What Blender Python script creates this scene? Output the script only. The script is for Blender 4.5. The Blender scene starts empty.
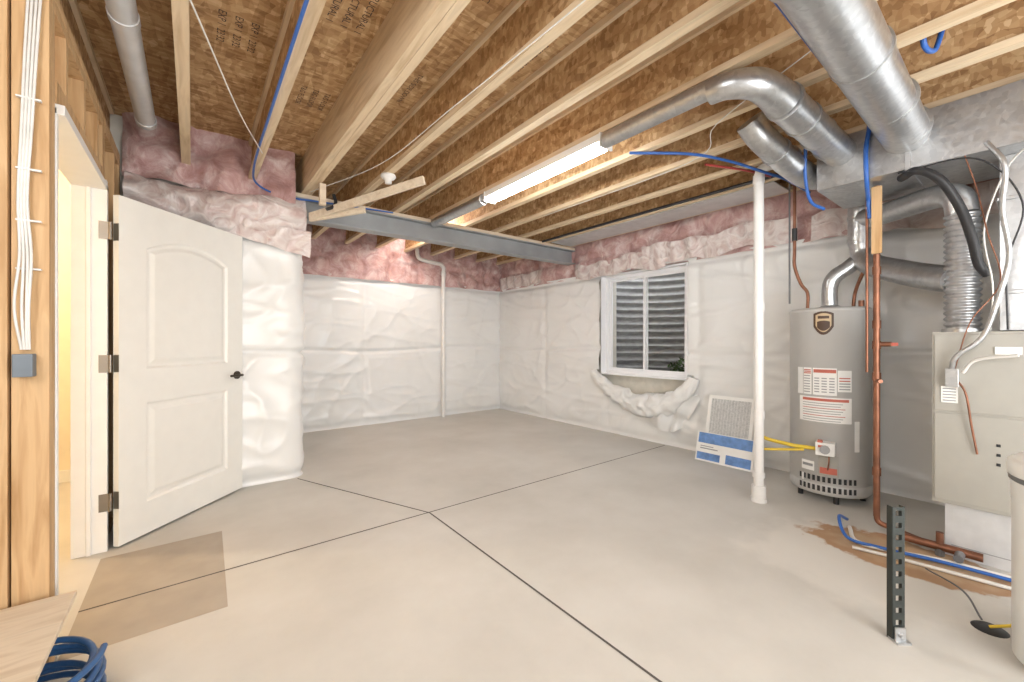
import bpy, math, random
from mathutils import Vector, noise, Matrix
random.seed(7)
sc = bpy.context.scene
D = bpy.data

# ------------------------------------------------------------ materials
def newmat(name):
    m = D.materials.new(name); m.use_nodes = True
    nt = m.node_tree; b = nt.nodes['Principled BSDF']
    return m, nt, b
def N(nt, t, **kw):
    n = nt.nodes.new(t)
    for k, v in kw.items():
        if k in n.inputs: n.inputs[k].default_value = v
        else: setattr(n, k, v)
    return n
def ramp(nt, fac, stops):
    r = nt.nodes.new('ShaderNodeValToRGB')
    while len(r.color_ramp.elements) < len(stops): r.color_ramp.elements.new(0.5)
    for e, (p, c) in zip(r.color_ramp.elements, stops):
        e.position = p; e.color = (*c, 1)
    nt.links.new(fac, r.inputs[0]); return r.outputs[0]
def coords(nt, scale=(1,1,1), rot=(0,0,0)):
    tc = nt.nodes.new('ShaderNodeTexCoord'); mp = nt.nodes.new('ShaderNodeMapping')
    mp.inputs['Scale'].default_value = scale; mp.inputs['Rotation'].default_value = rot
    nt.links.new(tc.outputs['Object'], mp.inputs[0]); return mp.outputs[0]
def bump(nt, b, h, s=0.3, d=0.01):
    n = N(nt, 'ShaderNodeBump'); n.inputs['Strength'].default_value = s; n.inputs['Distance'].default_value = d
    nt.links.new(h, n.inputs['Height']); nt.links.new(n.outputs[0], b.inputs['Normal'])
def simple(name, c, rough=0.5, metal=0.0, var=0.08, scale=12, bs=0.0, emis=0, stretch=(1,1,1)):
    m, nt, b = newmat(name)
    b.inputs['Roughness'].default_value = rough; b.inputs['Metallic'].default_value = metal
    v = coords(nt, stretch)
    nz = N(nt, 'ShaderNodeTexNoise', Scale=scale, Detail=5.0); nt.links.new(v, nz.inputs['Vector'])
    lo = tuple(max(0, x*(1-var)) for x in c); hi = tuple(min(1, x*(1+var)) for x in c)
    col = ramp(nt, nz.outputs[0], [(0.3, lo), (0.7, hi)])
    nt.links.new(col, b.inputs['Base Color'])
    if bs: bump(nt, b, nz.outputs[0], bs)
    if emis:
        b.inputs['Emission Color'].default_value = (*c, 1); b.inputs['Emission Strength'].default_value = emis
    return m

def mk_osb():
    m, nt, b = newmat('osb'); b.inputs['Roughness'].default_value = 0.8
    v1 = coords(nt, (14, 46, 30), (0, 0, 0.5)); v2 = coords(nt, (40, 13, 26), (0, 0, -0.25))
    a = N(nt, 'ShaderNodeTexVoronoi', Scale=1.0); c = N(nt, 'ShaderNodeTexVoronoi', Scale=1.0)
    nt.links.new(v1, a.inputs['Vector']); nt.links.new(v2, c.inputs['Vector'])
    s1 = nt.nodes.new('ShaderNodeSeparateColor'); s2 = nt.nodes.new('ShaderNodeSeparateColor')
    nt.links.new(a.outputs['Color'], s1.inputs[0]); nt.links.new(c.outputs['Color'], s2.inputs[0])
    mx = N(nt, 'ShaderNodeMath', operation='MULTIPLY_ADD'); mx.inputs[1].default_value = 0.5
    h = N(nt, 'ShaderNodeMath', operation='MULTIPLY'); h.inputs[1].default_value = 0.5
    nt.links.new(s2.outputs[0], h.inputs[0]); nt.links.new(s1.outputs[0], mx.inputs[0]); nt.links.new(h.outputs[0], mx.inputs[2])
    col = ramp(nt, mx.outputs[0], [(0.1, (0.30, 0.165, 0.070)), (0.45, (0.45, 0.27, 0.125)), (0.75, (0.56, 0.37, 0.19)), (1.0, (0.70, 0.51, 0.30))])
    nt.links.new(col, b.inputs['Base Color']); bump(nt, b, mx.outputs[0], 0.2, 0.004)
    return m
def mk_wood(name, lo, hi, stretch):
    m, nt, b = newmat(name); b.inputs['Roughness'].default_value = 0.65
    v = coords(nt, stretch)
    nz = N(nt, 'ShaderNodeTexNoise', Scale=3.0, Detail=6.0, Distortion=0.6); nt.links.new(v, nz.inputs['Vector'])
    col = ramp(nt, nz.outputs[0], [(0.3, lo), (0.55, hi), (0.72, tuple(x*0.85 for x in hi))])
    nt.links.new(col, b.inputs['Base Color']); bump(nt, b, nz.outputs[0], 0.15, 0.003)
    return m
def mk_galv():
    m, nt, b = newmat('galvanized_steel')
    b.inputs['Metallic'].default_value = 0.85
    v = coords(nt, (45, 45, 45)); a = N(nt, 'ShaderNodeTexVoronoi', Scale=1.0); nt.links.new(v, a.inputs['Vector'])
    s = nt.nodes.new('ShaderNodeSeparateColor'); nt.links.new(a.outputs['Color'], s.inputs[0])
    col = ramp(nt, s.outputs[0], [(0, (0.46, 0.47, 0.48)), (1, (0.56, 0.57, 0.575))]); nt.links.new(col, b.inputs['Base Color'])
    r = N(nt, 'ShaderNodeMapRange'); r.inputs['To Min'].default_value = 0.28; r.inputs['To Max'].default_value = 0.38
    nt.links.new(s.outputs[1], r.inputs[0]); nt.links.new(r.outputs[0], b.inputs['Roughness'])
    return m
def mk_pink():
    m, nt, b = newmat('pink_fiberglass'); b.inputs['Roughness'].default_value = 0.4
    v = coords(nt, (1, 1, 1)); a = N(nt, 'ShaderNodeTexNoise', Scale=6.0, Detail=9.0, Roughness=0.68, Distortion=0.8); nt.links.new(v, a.inputs['Vector'])
    col = ramp(nt, a.outputs[0], [(0.3, (0.36, 0.18, 0.165)), (0.5, (0.55, 0.35, 0.33)), (0.7, (0.76, 0.65, 0.63))])
    nt.links.new(col, b.inputs['Base Color']); bump(nt, b, a.outputs[0], 0.9, 0.03)
    return m
def mk_wrap():
    m, nt, b = newmat('white_vinyl_facing'); b.inputs['Roughness'].default_value = 0.30
    v = coords(nt, (1, 1, 0.7)); a = N(nt, 'ShaderNodeTexNoise', Scale=2.2, Detail=6.0, Roughness=0.5, Distortion=1.1)
    a.noise_type = 'RIDGED_MULTIFRACTAL'; nt.links.new(v, a.inputs['Vector'])
    c = N(nt, 'ShaderNodeTexNoise', Scale=1.2, Detail=3.0); nt.links.new(v, c.inputs['Vector'])
    col = ramp(nt, c.outputs[0], [(0.3, (0.74, 0.735, 0.715)), (0.7, (0.80, 0.80, 0.79))])
    nt.links.new(col, b.inputs['Base Color']); bump(nt, b, a.outputs[0], 0.6, 0.025)
    return m
def mk_floor():
    m, nt, b = newmat('concrete_floor'); b.inputs['Roughness'].default_value = 0.55
    v = coords(nt)
    a = N(nt, 'ShaderNodeTexNoise', Scale=1.3, Detail=7.0, Roughness=0.6); nt.links.new(v, a.inputs['Vector'])
    c = N(nt, 'ShaderNodeTexNoise', Scale=45.0, Detail=4.0); nt.links.new(v, c.inputs['Vector'])
    col = ramp(nt, a.outputs[0], [(0.3, (0.50, 0.48, 0.44)), (0.55, (0.57, 0.55, 0.51)), (0.75, (0.62, 0.605, 0.57))])
    def stain(cx, cy, sx, sy, colr, amt, base, lo=1.5, hi=1.2, ns=6.0):
        tc = nt.nodes.new('ShaderNodeTexCoord'); mp = nt.nodes.new('ShaderNodeMapping')
        mp.inputs['Location'].default_value = (-cx*sx, -cy*sy, 0); mp.inputs['Scale'].default_value = (sx, sy, 0)
        nt.links.new(tc.outputs['Object'], mp.inputs[0])
        ln = N(nt, 'ShaderNodeVectorMath', operation='LENGTH'); nt.links.new(mp.outputs[0], ln.inputs[0])
        nz = N(nt, 'ShaderNodeTexNoise', Scale=ns, Detail=5.0); nt.links.new(tc.outputs['Object'], nz.inputs['Vector'])
        ad = N(nt, 'ShaderNodeMath', operation='ADD'); nt.links.new(ln.outputs['Value'], ad.inputs[0]); nt.links.new(nz.outputs[0], ad.inputs[1])
        mr = N(nt, 'ShaderNodeMapRange'); mr.inputs['From Min'].default_value = lo; mr.inputs['From Max'].default_value = hi
        mr.inputs['To Min'].default_value = 0; mr.inputs['To Max'].default_value = amt
        nt.links.new(ad.outputs[0], mr.inputs[0])
        mix = nt.nodes.new('ShaderNodeMix'); mix.data_type = 'RGBA'
        nt.links.new(mr.outputs[0], mix.inputs[0]); nt.links.new(base, mix.inputs[6]); mix.inputs[7].default_value = (*colr, 1)
        return mix.outputs[2]
    col = stain(2.85, 0.60, 1.8, 1.7, (0.70, 0.67, 0.62), 0.6, col)
    col = stain(3.13, 0.46, 3.9, 2.1, (0.36, 0.19, 0.08), 0.9, col, 1.5, 1.38, 9)
    col = stain(3.16, 0.46, 5.0, 2.5, (0.50, 0.37, 0.24), 0.7, col, 1.5, 1.2, 9)
    nt.links.new(col, b.inputs['Base Color']); bump(nt, b, c.outputs[0], 0.12, 0.003)
    return m

M = {}
M['osb'] = mk_osb()
M['lumY'] = mk_wood('joist_lumber', (0.56, 0.41, 0.25), (0.74, 0.59, 0.40), (9, 0.8, 9))
M['lumZ'] = mk_wood('stud_lumber', (0.42, 0.24, 0.10), (0.60, 0.39, 0.20), (10, 10, 0.8))
M['lumpale'] = mk_wood('pale_board', (0.58, 0.46, 0.33), (0.72, 0.61, 0.47), (1.2, 8, 8))
M['galv'] = mk_galv()
M['pink'] = mk_pink()
M['wrap'] = mk_wrap()
M['floor'] = mk_floor()
M['joint'] = simple('saw_cut', (0.09, 0.08, 0.075), 0.9)
M['patch'] = simple('floor_coating_patch', (0.37, 0.325, 0.27), 0.6, scale=6)
M['white'] = simple('white_paint', (0.82, 0.81, 0.78), 0.4, var=0.02)
M['door'] = simple('door_paint', (0.84, 0.82, 0.77), 0.38, var=0.015)
M['vinyl'] = simple('white_vinyl', (0.85, 0.85, 0.86), 0.35, var=0.02)
M['pvc'] = simple('white_pvc', (0.74, 0.725, 0.70), 0.35, var=0.03)
M['drywall'] = simple('warm_drywall', (0.78, 0.70, 0.55), 0.8, var=0.03)
M['concrete'] = simple('foundation_concrete', (0.60, 0.57, 0.50), 0.85, bs=0.2)
M['steel'] = simple('primed_steel_beam', (0.34, 0.355, 0.365), 0.5, 0.2, var=0.1, scale=5)
M['furn'] = simple('furnace_enamel', (0.37, 0.355, 0.315), 0.42, 0.05, var=0.03)
M['heater'] = simple('heater_enamel', (0.48, 0.47, 0.45), 0.35, 0.0, var=0.02)
M['black'] = simple('black_plastic', (0.02, 0.02, 0.022), 0.45)
M['blackm'] = simple('slotted_green_black_metal', (0.035, 0.04, 0.036), 0.5, 0.4)
M['copper'] = simple('copper', (0.25, 0.11, 0.065), 0.4, 0.65, var=0.3)
M['bronze'] = simple('bronze_hardware', (0.09, 0.075, 0.06), 0.35, 0.8)
M['emblem'] = simple('brown_emblem', (0.07, 0.035, 0.02), 0.4)
M['tan'] = simple('tan_emblem_print', (0.55, 0.42, 0.26), 0.5)
M['hinge'] = simple('hinge_metal', (0.28, 0.25, 0.21), 0.35, 0.8)
M['blue'] = simple('blue_pex', (0.03, 0.12, 0.42), 0.35)
M['bluecoil'] = simple('blue_pex_coil', (0.03, 0.10, 0.25), 0.35)
M['bluebox'] = simple('blue_print', (0.12, 0.24, 0.50), 0.5, var=0.25, scale=20)
M['red'] = simple('red_pex', (0.40, 0.06, 0.05), 0.35)
M['yellow'] = simple('yellow_gas_line', (0.72, 0.52, 0.05), 0.4)
M['wire'] = simple('white_cable', (0.70, 0.68, 0.64), 0.45)
M['label'] = simple('paper_label', (0.80, 0.79, 0.76), 0.6, var=0.03)
M['labelr'] = simple('red_label_print', (0.50, 0.13, 0.09), 0.6)
M['grey'] = simple('grey_print', (0.30, 0.30, 0.30), 0.6)
M['filter'] = simple('filter_media', (0.50, 0.50, 0.49), 0.8, var=0.2, scale=60)
M['alum'] = simple('panning_sheet', (0.60, 0.60, 0.60), 0.4, 0.3)
M['tank'] = simple('tank_white', (0.80, 0.80, 0.78), 0.35, var=0.02)
M['dgrey'] = simple('dark_grey_plastic', (0.14, 0.14, 0.145), 0.5)
M['boxgrey'] = simple('blue_grey_plastic', (0.16, 0.19, 0.22), 0.5)
M['ink'] = simple('stamp_ink', (0.05, 0.035, 0.03), 0.8)
M['leaf'] = simple('foliage', (0.06, 0.11, 0.035), 0.6, var=0.5)
M['gravel'] = simple('gravel', (0.35, 0.33, 0.30), 0.9, var=0.4, scale=40, bs=0.8)
M['well'] = simple('window_well_steel', (0.34, 0.34, 0.335), 0.6, 0.1, var=0.15)
M['welld'] = simple('window_well_groove', (0.10, 0.10, 0.10), 0.7, 0.0)
M['tube'] = simple('fluorescent_tube', (1.0, 0.985, 0.95), 0.4, emis=48)
mg, nt, b = newmat('window_glass')
b.inputs['Base Color'].default_value = (1, 1, 1, 1); b.inputs['Roughness'].default_value = 0.02
b.inputs['Transmission Weight'].default_value = 1.0; b.inputs['IOR'].default_value = 1.02
M['glass'] = mg
mp_, nt, b = newmat('poly_sheet'); b.inputs['Roughness'].default_value = 0.22
v = coords(nt); a = N(nt, 'ShaderNodeTexNoise', Scale=7.0, Detail=8.0, Distortion=1.8); nt.links.new(v, a.inputs['Vector'])
nt.links.new(ramp(nt, a.outputs[0], [(0.3, (0.56, 0.41, 0.385)), (0.6, (0.75, 0.68, 0.65))]), b.inputs['Base Color']); bump(nt, b, a.outputs[0], 0.8, 0.03)
M['poly'] = mp_

# ------------------------------------------------------------ mesh builder
def catmull(pts, n=8):
    P = [Vector(p) for p in pts]; out = []
    P = [P[0]*2-P[1]] + P + [P[-1]*2-P[-2]]
    for i in range(1, len(P)-2):
        for k in range(n):
            t = k/n; a, b_, c, d = P[i-1], P[i], P[i+1], P[i+2]
            out.append(0.5*((2*b_)+(c-a)*t+(2*a-5*b_+4*c-d)*t*t+(3*b_-a-3*c+d)*t**3))
    out.append(P[-2]); return out

class B:
    def __init__(s, name): s.n = name; s.v = []; s.f = []; s.mi = []; s.sm = []; s.mats = []
    def mid(s, m):
        if m not in s.mats: s.mats.append(m)
        return s.mats.index(m)
    def add(s, vs, fs, m, smooth=False):
        o = len(s.v); i = s.mid(m); s.v += [tuple(v) for v in vs]
        for f in fs: s.f.append(tuple(o+k for k in f)); s.mi.append(i); s.sm.append(smooth)
        return s
    def box(s, x0, x1, y0, y1, z0, z1, m):
        vs = [(x, y, z) for x in (x0, x1) for y in (y0, y1) for z in (z0, z1)]
        return s.add(vs, [(0,1,3,2),(4,6,7,5),(0,4,5,1),(2,3,7,6),(0,2,6,4),(1,5,7,3)], m)
    def obox(s, c, ux, uy, uz, m):
        c = Vector(c); ux, uy, uz = Vector(ux), Vector(uy), Vector(uz)
        vs = [c+ux*a+uy*b_+uz*d for a in (-1, 1) for b_ in (-1, 1) for d in (-1, 1)]
        return s.add(vs, [(0,1,3,2),(4,6,7,5),(0,4,5,1),(2,3,7,6),(0,2,6,4),(1,5,7,3)], m)
    def beam(s, p0, p1, w, h, m, up=(0,0,1)):
        p0, p1 = Vector(p0), Vector(p1); d = (p1-p0); u = d.normalized(); sd = u.cross(Vector(up)).normalized(); tp = sd.cross(u)
        return s.obox((p0+p1)/2, d/2, sd*w/2, tp*h/2, m)
    def sweep(s, pts, r, m, seg=12, caps=True):
        P = [Vector(p) for p in pts]; n = len(P)
        R = [r(i/(n-1)) if callable(r) else r for i in range(n)]
        t0 = (P[1]-P[0]).normalized(); up = Vector((0,0,1)) if abs(t0.z) < 0.9 else Vector((1,0,0))
        nx = t0.cross(up).normalized(); vs = []
        for i in range(n):
            t = (P[min(i+1, n-1)]-P[max(i-1, 0)]).normalized()
            nx = (nx - t*nx.dot(t)).normalized(); ny = t.cross(nx)
            for k in range(seg):
                a = 2*math.pi*k/seg; vs.append(P[i]+(nx*math.cos(a)+ny*math.sin(a))*R[i])
        fs = [(i*seg+k, i*seg+(k+1) % seg, (i+1)*seg+(k+1) % seg, (i+1)*seg+k) for i in range(n-1) for k in range(seg)]
        s.add(vs, fs, m, True)
        if caps:
            s.add(vs[:seg], [tuple(range(seg))[::-1]], m); s.add(vs[-seg:], [tuple(range(seg))], m)
        return s
    def cyl(s, p0, p1, r, m, seg=16, r1=None):
        return s.sweep([p0, p1], (lambda t: r+(r1-r)*t) if r1 is not None else r, m, seg)
    def lathe(s, cx, cy, prof, m, seg=32):
        vs = []; n = len(prof)
        for r, z in prof:
            for k in range(seg):
                a = 2*math.pi*k/seg; vs.append((cx+r*math.cos(a), cy+r*math.sin(a), z))
        fs = [(i*seg+k, i*seg+(k+1) % seg, (i+1)*seg+(k+1) % seg, (i+1)*seg+k) for i in range(n-1) for k in range(seg)]
        return s.add(vs, fs, m, True)
    def grid(s, fn, nu, nv, m, skip=None, smooth=True):
        vs = [fn(i/nu, j/nv) for j in range(nv+1) for i in range(nu+1)]
        fs = [(j*(nu+1)+i, j*(nu+1)+i+1, (j+1)*(nu+1)+i+1, (j+1)*(nu+1)+i) for j in range(nv) for i in range(nu)
              if not (skip and skip((i+.5)/nu, (j+.5)/nv))]
        return s.add(vs, fs, m, smooth)
    def done(s, bevel=0, auto=False):
        me = D.meshes.new(s.n); me.from_pydata(s.v, [], s.f)
        for m in s.mats: me.materials.append(M[m])
        me.polygons.foreach_set('material_index', s.mi); me.polygons.foreach_set('use_smooth', s.sm); me.update()
        o = D.objects.new(s.n, me); sc.collection.objects.link(o)
        if bevel:
            md = o.modifiers.new('bevel', 'BEVEL'); md.width = bevel; md.segments = 2; md.limit_method = 'ANGLE'
        return o

XR, YB, ZJ, ZC = 4.34, 5.92, 2.53, 2.83      # right wall, back wall, joist underside, subfloor

# ------------------------------------------------------------ floor
f = B('floor')
f.box(-3.2, 4.75, -2.7, 6.2, -0.1, 0.0, 'floor')
def strip(x0, y0, x1, y1, w=0.011):
    a, b_ = Vector((x0, y0, 0.0012)), Vector((x1, y1, 0.0012)); d = (b_-a).normalized(); n = Vector((-d.y, d.x, 0))*w/2
    f.add([a-n, b_-n, b_+n, a+n], [(0,1,2,3)], 'joint')
f.add([(-0.40, 2.25, 0.0006), (0.125, 2.25, 0.0006), (0.145, 3.17, 0.0006), (-0.40, 3.17, 0.0006)], [(0,1,2,3)], 'patch')
strip(-0.40, 2.61, 4.28, 2.64); strip(1.285, -2.6, 1.305, 2.61); strip(1.305, 2.61, 0.72, 3.97)
f.done()

# ------------------------------------------------------------ shell walls
w = B('wall_right')
wy0, wy1, wz0, wz1 = 2.38, 3.60, 0.76, 2.07
X0, X1 = XR+0.06, XR+0.30
w.box(X0, X1, -2.7, wy0, 0, ZC, 'concrete'); w.box(X0, X1, wy1, 6.2, 0, ZC, 'concrete')
w.box(X0, X1, wy0, wy1, 0, wz0, 'concrete'); w.box(X0, X1, wy0, wy1, wz1, ZC, 'concrete')
w.done()
B('wall_far').box(0.6, XR+0.06, YB+0.06, YB+0.28, 0, ZC, 'concrete').done()
B('wall_jog').box(-0.5, 0.66, 4.08, 6.2, 0, ZC, 'concrete').done()
B('wall_near').box(-3.2, XR+0.06, -2.7, -2.6, 0, ZC, 'drywall').done()
B('wall_west').box(-3.2, -3.1, -2.6, 2.25, 0, ZC, 'drywall').done()
h = B('wall_hall')
h.box(-2.6, -2.5, 2.35, 5.2, 0, ZC, 'drywall'); h.box(-2.5, -0.5, 5.1, 5.2, 0, ZC, 'drywall'); h.box(-3.1, -0.62, 2.28, 2.34, 0, ZC, 'drywall')
h.done()
B('baseboard_hall').box(-2.5, -0.5, 5.085, 5.1, 0, 0.1, 'white').done()

# insulation facing as wrinkled quilted surface
def wrinkle(u, z, seed, amp=0.030, seam=1.22):
    p = Vector((u*0.9, z*1.2, seed)); n1 = noise.noise(p)
    n2 = noise.noise(Vector((u*3+seed, z*2.2, 1.3)))
    def rg(a_, b_, s_, k): return max(0, 1-abs(noise.noise(Vector((a_, b_, s_))))*k)**3
    cr = rg(u*1.3+z*1.1, z*2.6-u*0.5, seed+5, 2.6)*0.55+rg(u*2.6-z*1.4, z*1.9+u*0.8, seed+9, 3)*0.4+rg(u*1.1, z*5.0+u*0.6, seed+15, 3)*0.35
    us = u/seam; ds = abs(us-round(us))*seam
    q = 1-math.exp(-(ds/0.05)**2)
    hz = 1-0.7*math.exp(-((z-1.08-0.03*math.sin(u*2+seed))/0.022)**2)-0.6*math.exp(-((z-0.03)/0.05)**2)-0.8*math.exp(-((z-2.06)/0.03)**2)
    return (0.016 + amp*(0.6*q + 0.8*n1 + 0.25*n2 + cr))*hz
def facing(name, fn, U, z0, z1, seed, skip=None, mat='wrap', step=0.022, **kw):
    g = B(name); nu = int(U/step); nv = int((z1-z0)/step)
    g.grid(lambda a, b_: fn(a*U, z0+b_*(z1-z0), wrinkle(a*U, z0+b_*(z1-z0), seed, **kw)), nu, nv, mat, skip)
    return g
def swagz(y):
    t_ = (3.66-y)/(3.66-2.30)
    if t_ < 0 or t_ > 1: return 9
    return 0.80-0.32*(math.sin(math.pi*t_)**0.55)
def skipR(a, b_):
    y = YB-a*(YB+2.6); z = b_*2.11
    if wy0 < y < wy1 and wz0-0.05 < z < wz1+0.02: return True
    return swagz(y) < z < 0.82
facing('insulation_facing_right', lambda u, z, d: (XR-d, YB-u, z), YB+2.6, 0, 2.11, 3.1, skip=skipR).done()
facing('insulation_facing_far', lambda u, z, d: (0.7+u, YB-d, z), XR-0.7, 0, 2.11, 8.3).done()
def jogfn(u, z, d):
    r = 0.12; L = 1.16-r
    if u < L: return (-0.40+u, 4.04-d, z)
    a = min((u-L)/r, math.pi/2)
    x = -0.40+L+math.sin(a)*(r+d); y = 4.04+r-math.cos(a)*(r+d)
    return (x, y+max(0, u-L-r*math.pi/2), z)
facing('insulation_facing_jog', jogfn, 3.0, 0, 2.11, 12.7, amp=0.035).done()

# pink rim insulation
def pinkband(name, fn, U, z0, z1, seed, bay=0.425, mat='pink', amp=0.06):
    g = B(name); nu = int(U/0.025); nv = max(4, int((z1-z0)/0.025))
    def F(a, b_):
        u = a*U; z = z0+b_*(z1-z0)
        q = abs(math.sin(math.pi*u/bay))**0.5
        d = amp*q + 0.05*noise.noise(Vector((u*5, z*6, seed))) + 0.035*noise.noise(Vector((u*11, z*11, seed)))
        d *= 1-0.5*math.exp(-((z-2.33)/0.03)**2)
        return fn(u, z, d)
    g.grid(F, nu, nv, mat); return g
pinkband('rim_insulation_far', lambda u, z, d: (0.62+u, YB-0.02-d, z), XR-0.60, 2.07, ZC, 2.2).done()
g = pinkband('rim_insulation_right', lambda u, z, d: (XR-0.01-d*0.7, YB-u, z), YB+2.5, 2.08, 2.62, 5.5, bay=0.9)
for (u0, u1, zt, zb, sd) in ((0.1, 1.2, 2.30, 2.10, 1), (1.9, 3.3, 2.26, 2.06, 2), (3.0, 4.6, 2.33, 2.1, 3), (4.7, 6.3, 2.28, 2.05, 4)):
    def PF(a, b_, u0=u0, u1=u1, zt=zt, zb=zb, sd=sd):
        u = u0+(u1-u0)*a; z = zt+(zb-zt)*b_+0.07*noise.noise(Vector((u*3, 0, sd)))
        return (XR-0.085-0.02*noise.noise(Vector((u*7, z*8, sd)))-0.012*math.sin(u*31+z*7), YB-u, z)
    g.grid(PF, 60, 10, 'poly')
g.done()
pinkband('rim_insulation_jog', lambda u, z, d: (-0.40+u, 4.02-d*1.2, z), 1.1, 2.38, ZC, 7.5).done()
g = B('poly_bag_insulation')
def F(a, b_):
    u = a*1.17; z = 2.09+b_*0.33
    bul = math.sin(math.pi*min(1, max(0, b_)))**0.5
    d = 0.02+0.13*bul + 0.05*noise.noise(Vector((u*5, z*9, 3.3))) + 0.025*noise.noise(Vector((u*14, z*14, 1.3)))
    return (-0.38+u, 4.03-d*(1-0.5*a**8), z-0.03*math.sin(u*4))
g.grid(F, 60, 22, 'poly')
def F2(a, b_):
    u = 0.45+a*0.75; z = 2.16-b_*0.16*(0.4+a)
    return (-0.38+u, 3.93-0.02*math.sin(a*19+b_*3)+0.04*b_, z)
g.grid(F2, 40, 8, 'poly'); g.done()

# ------------------------------------------------------------ ceiling + joists
ceil = B('ceiling').box(-3.2, XR+0.06, -2.7, 6.2, ZC, ZC+0.03, 'osb').done()
for i, (x, y, rz, tx, sz) in enumerate(((0.60, 2.05, 1.57, 'STRUCTURAL 1', 0.05), (0.17, 2.6, 1.57, 'EXP 1  23/32', 0.05), (0.62, 3.0, 1.57, 'T&G FLOOR', 0.045), (1.02, 1.5, 1.57, 'SPAN 24 OC', 0.05),
                                        (1.02, 2.5, 1.57, 'THIS SIDE DOWN', 0.045), (0.20, 1.7, 1.57, 'RATED SHEATHING', 0.05), (1.45, 1.8, 1.57, 'EXPOSURE 1', 0.05))):
    for k in range(3):
        c = D.curves.new('grade_stamp', 'FONT'); c.body = tx; c.size = sz; c.align_x = 'CENTER'; c.materials.append(M['ink'])
        o = D.objects.new('grade_stamp_%d_%d' % (i, k), c); sc.collection.objects.link(o); o.parent = ceil
        o.location = (x-0.07+0.07*k, y, ZC-0.001); o.rotation_euler = (math.pi, 0, rz)
jx = [-0.465, -0.04, 0.385, 0.81, 1.235, 1.66, 2.085, 2.51, 2.935, 3.36, 3.785, 4.20]
for x in jx:
    j = B('ceiling_joist')
    y0, y1 = -2.6, (YB-0.1 if x > 0.6 else 4.0)
    if abs(x-0.81) < 0.01:
        for dx in (-0.045, 0.0):
            j.box(x+dx+0.001, x+dx+0.044, y0, y1, ZJ-0.005, ZC-0.001, 'lumY')
    else:
        wv = 0.027
        j.box(x-wv, x+wv, y0, y1, ZJ, ZJ+0.036, 'lumY'); j.box(x-wv, x+wv, y0, y1, ZC-0.037, ZC-0.001, 'lumY')
        j.box(x-0.006, x+0.006, y0, y1, ZJ+0.034, ZC-0.035, 'osb')
    j.done()

# steel beam
s = B('steel_beam'); yb = 4.14
s.box(0.42, XR-0.03, yb-0.075, yb+0.075, 2.30, 2.312, 'steel'); s.box(0.42, XR-0.03, yb-0.075, yb+0.075, 2.478, 2.49, 'steel')
s.box(0.42, XR-0.03, yb-0.005, yb+0.005, 2.312, 2.478, 'steel'); s.box(0.42, XR-0.03, yb-0.07, yb+0.07, 2.491, 2.526, 'lumpale')
s.done()

# ------------------------------------------------------------ stud wall with doorway (left)
wl = B('wall_left')
xa, xb = -0.50, -0.41
def stud(y, z0=0.04, z1=2.44): wl.box(xa, xb, y, y+0.038, z0, z1, 'lumZ')
for y in (2.20, 2.240): stud(y)
for y in (3.305, 3.345, 3.75, 3.98): stud(y)
for y in (2.45, 2.8, 3.15): stud(y, 2.20, 2.44)
wl.box(xa, xb, 2.31, 3.305, 2.10, 2.20, 'lumZ')
wl.box(xa, xb, 2.20, 4.02, 2.44, 2.48, 'lumZ'); wl.box(xa, xb, 2.20, 4.02, 2.485, 2.525, 'lumZ')
wl.box(xa, xb, 2.20, 2.28, 0, 0.038, 'lumZ'); wl.box(xa, xb, 3.305, 4.02, 0, 0.038, 'lumZ')
wl.box(xa-0.014, xa-0.001, 3.30, 4.08, 0, ZC, 'drywall'); wl.box(xa-0.014, xa-0.001, 2.33, 3.30, 2.08, ZC, 'drywall')
for x in (-0.506, -0.95, -1.35, -1.75):
    wl.box(x-0.038, x, 2.19, 2.275, 0.0, 2.5, 'lumZ')
wl.done(0.002)
t = B('door_1_trim')
t.box(-0.53, -0.385, 3.262, 3.30, 0, 2.085, 'white'); t.box(-0.53, -0.405, 2.282, 2.305, 0, 2.085, 'white'); t.box(-0.53, -0.385, 2.282, 3.30, 2.06, 2.098, 'white')
t.box(-0.47, -0.45, 3.25, 3.262, 0, 2.06, 'white')
t.box(-0.407, -0.392, 3.30, 3.345, 0, 2.13, 'white')
t.done(0.002)

# ------------------------------------------------------------ door
Hn = Vector((-0.338, 3.265, 0)); Fr = Vector((0.318, 3.970, 0)); W = (Fr-Hn).length; ux = (Fr-Hn).normalized(); nr = Vector((ux.y, -ux.x, 0))
root = D.objects.new('door_1', None); sc.collection.objects.link(root)
d = B('slab'); th = 0.035; z0, z1 = 0.012, 2.045
def sdrect(u, v, u0, u1, v0, v1, arch=0):
    if arch:
        c = (u-(u0+u1)/2)/((u1-u0)/2); v1 = v1-arch*c*c if abs(c) < 1 else v1-arch
    return min(u-u0, u1-u, v-v0, v1-v)
def dz(u, v):
    h = 0
    for (u0, u1, v0, v1, ar) in ((0.165, W-0.155, 1.03, 1.86, 0.09), (0.165, W-0.155, 0.21, 0.82, 0)):
        sd = sdrect(u, v, u0, u1, v0, v1, ar)
        if sd > 0:
            if sd < 0.012: h = -0.013*sd/0.012
            elif sd < 0.030: h = -0.013
            elif sd < 0.055: h = -0.013+0.011*(sd-0.030)/0.025
            else: h = -0.002
    return h
def DF(a, b_):
    u = a*W; z = z0+b_*(z1-z0); p = Hn+ux*u+nr*(dz(u, z)); return (p.x, p.y, z)
d.grid(DF, 190, 300, 'door', smooth=False)
c = (Hn+Fr)/2-nr*(0.0145+0.0102); c.z = (z0+z1)/2
d.obox(c, ux*W/2, nr*0.0102, (0, 0, (z1-z0)/2), 'door')
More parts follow.
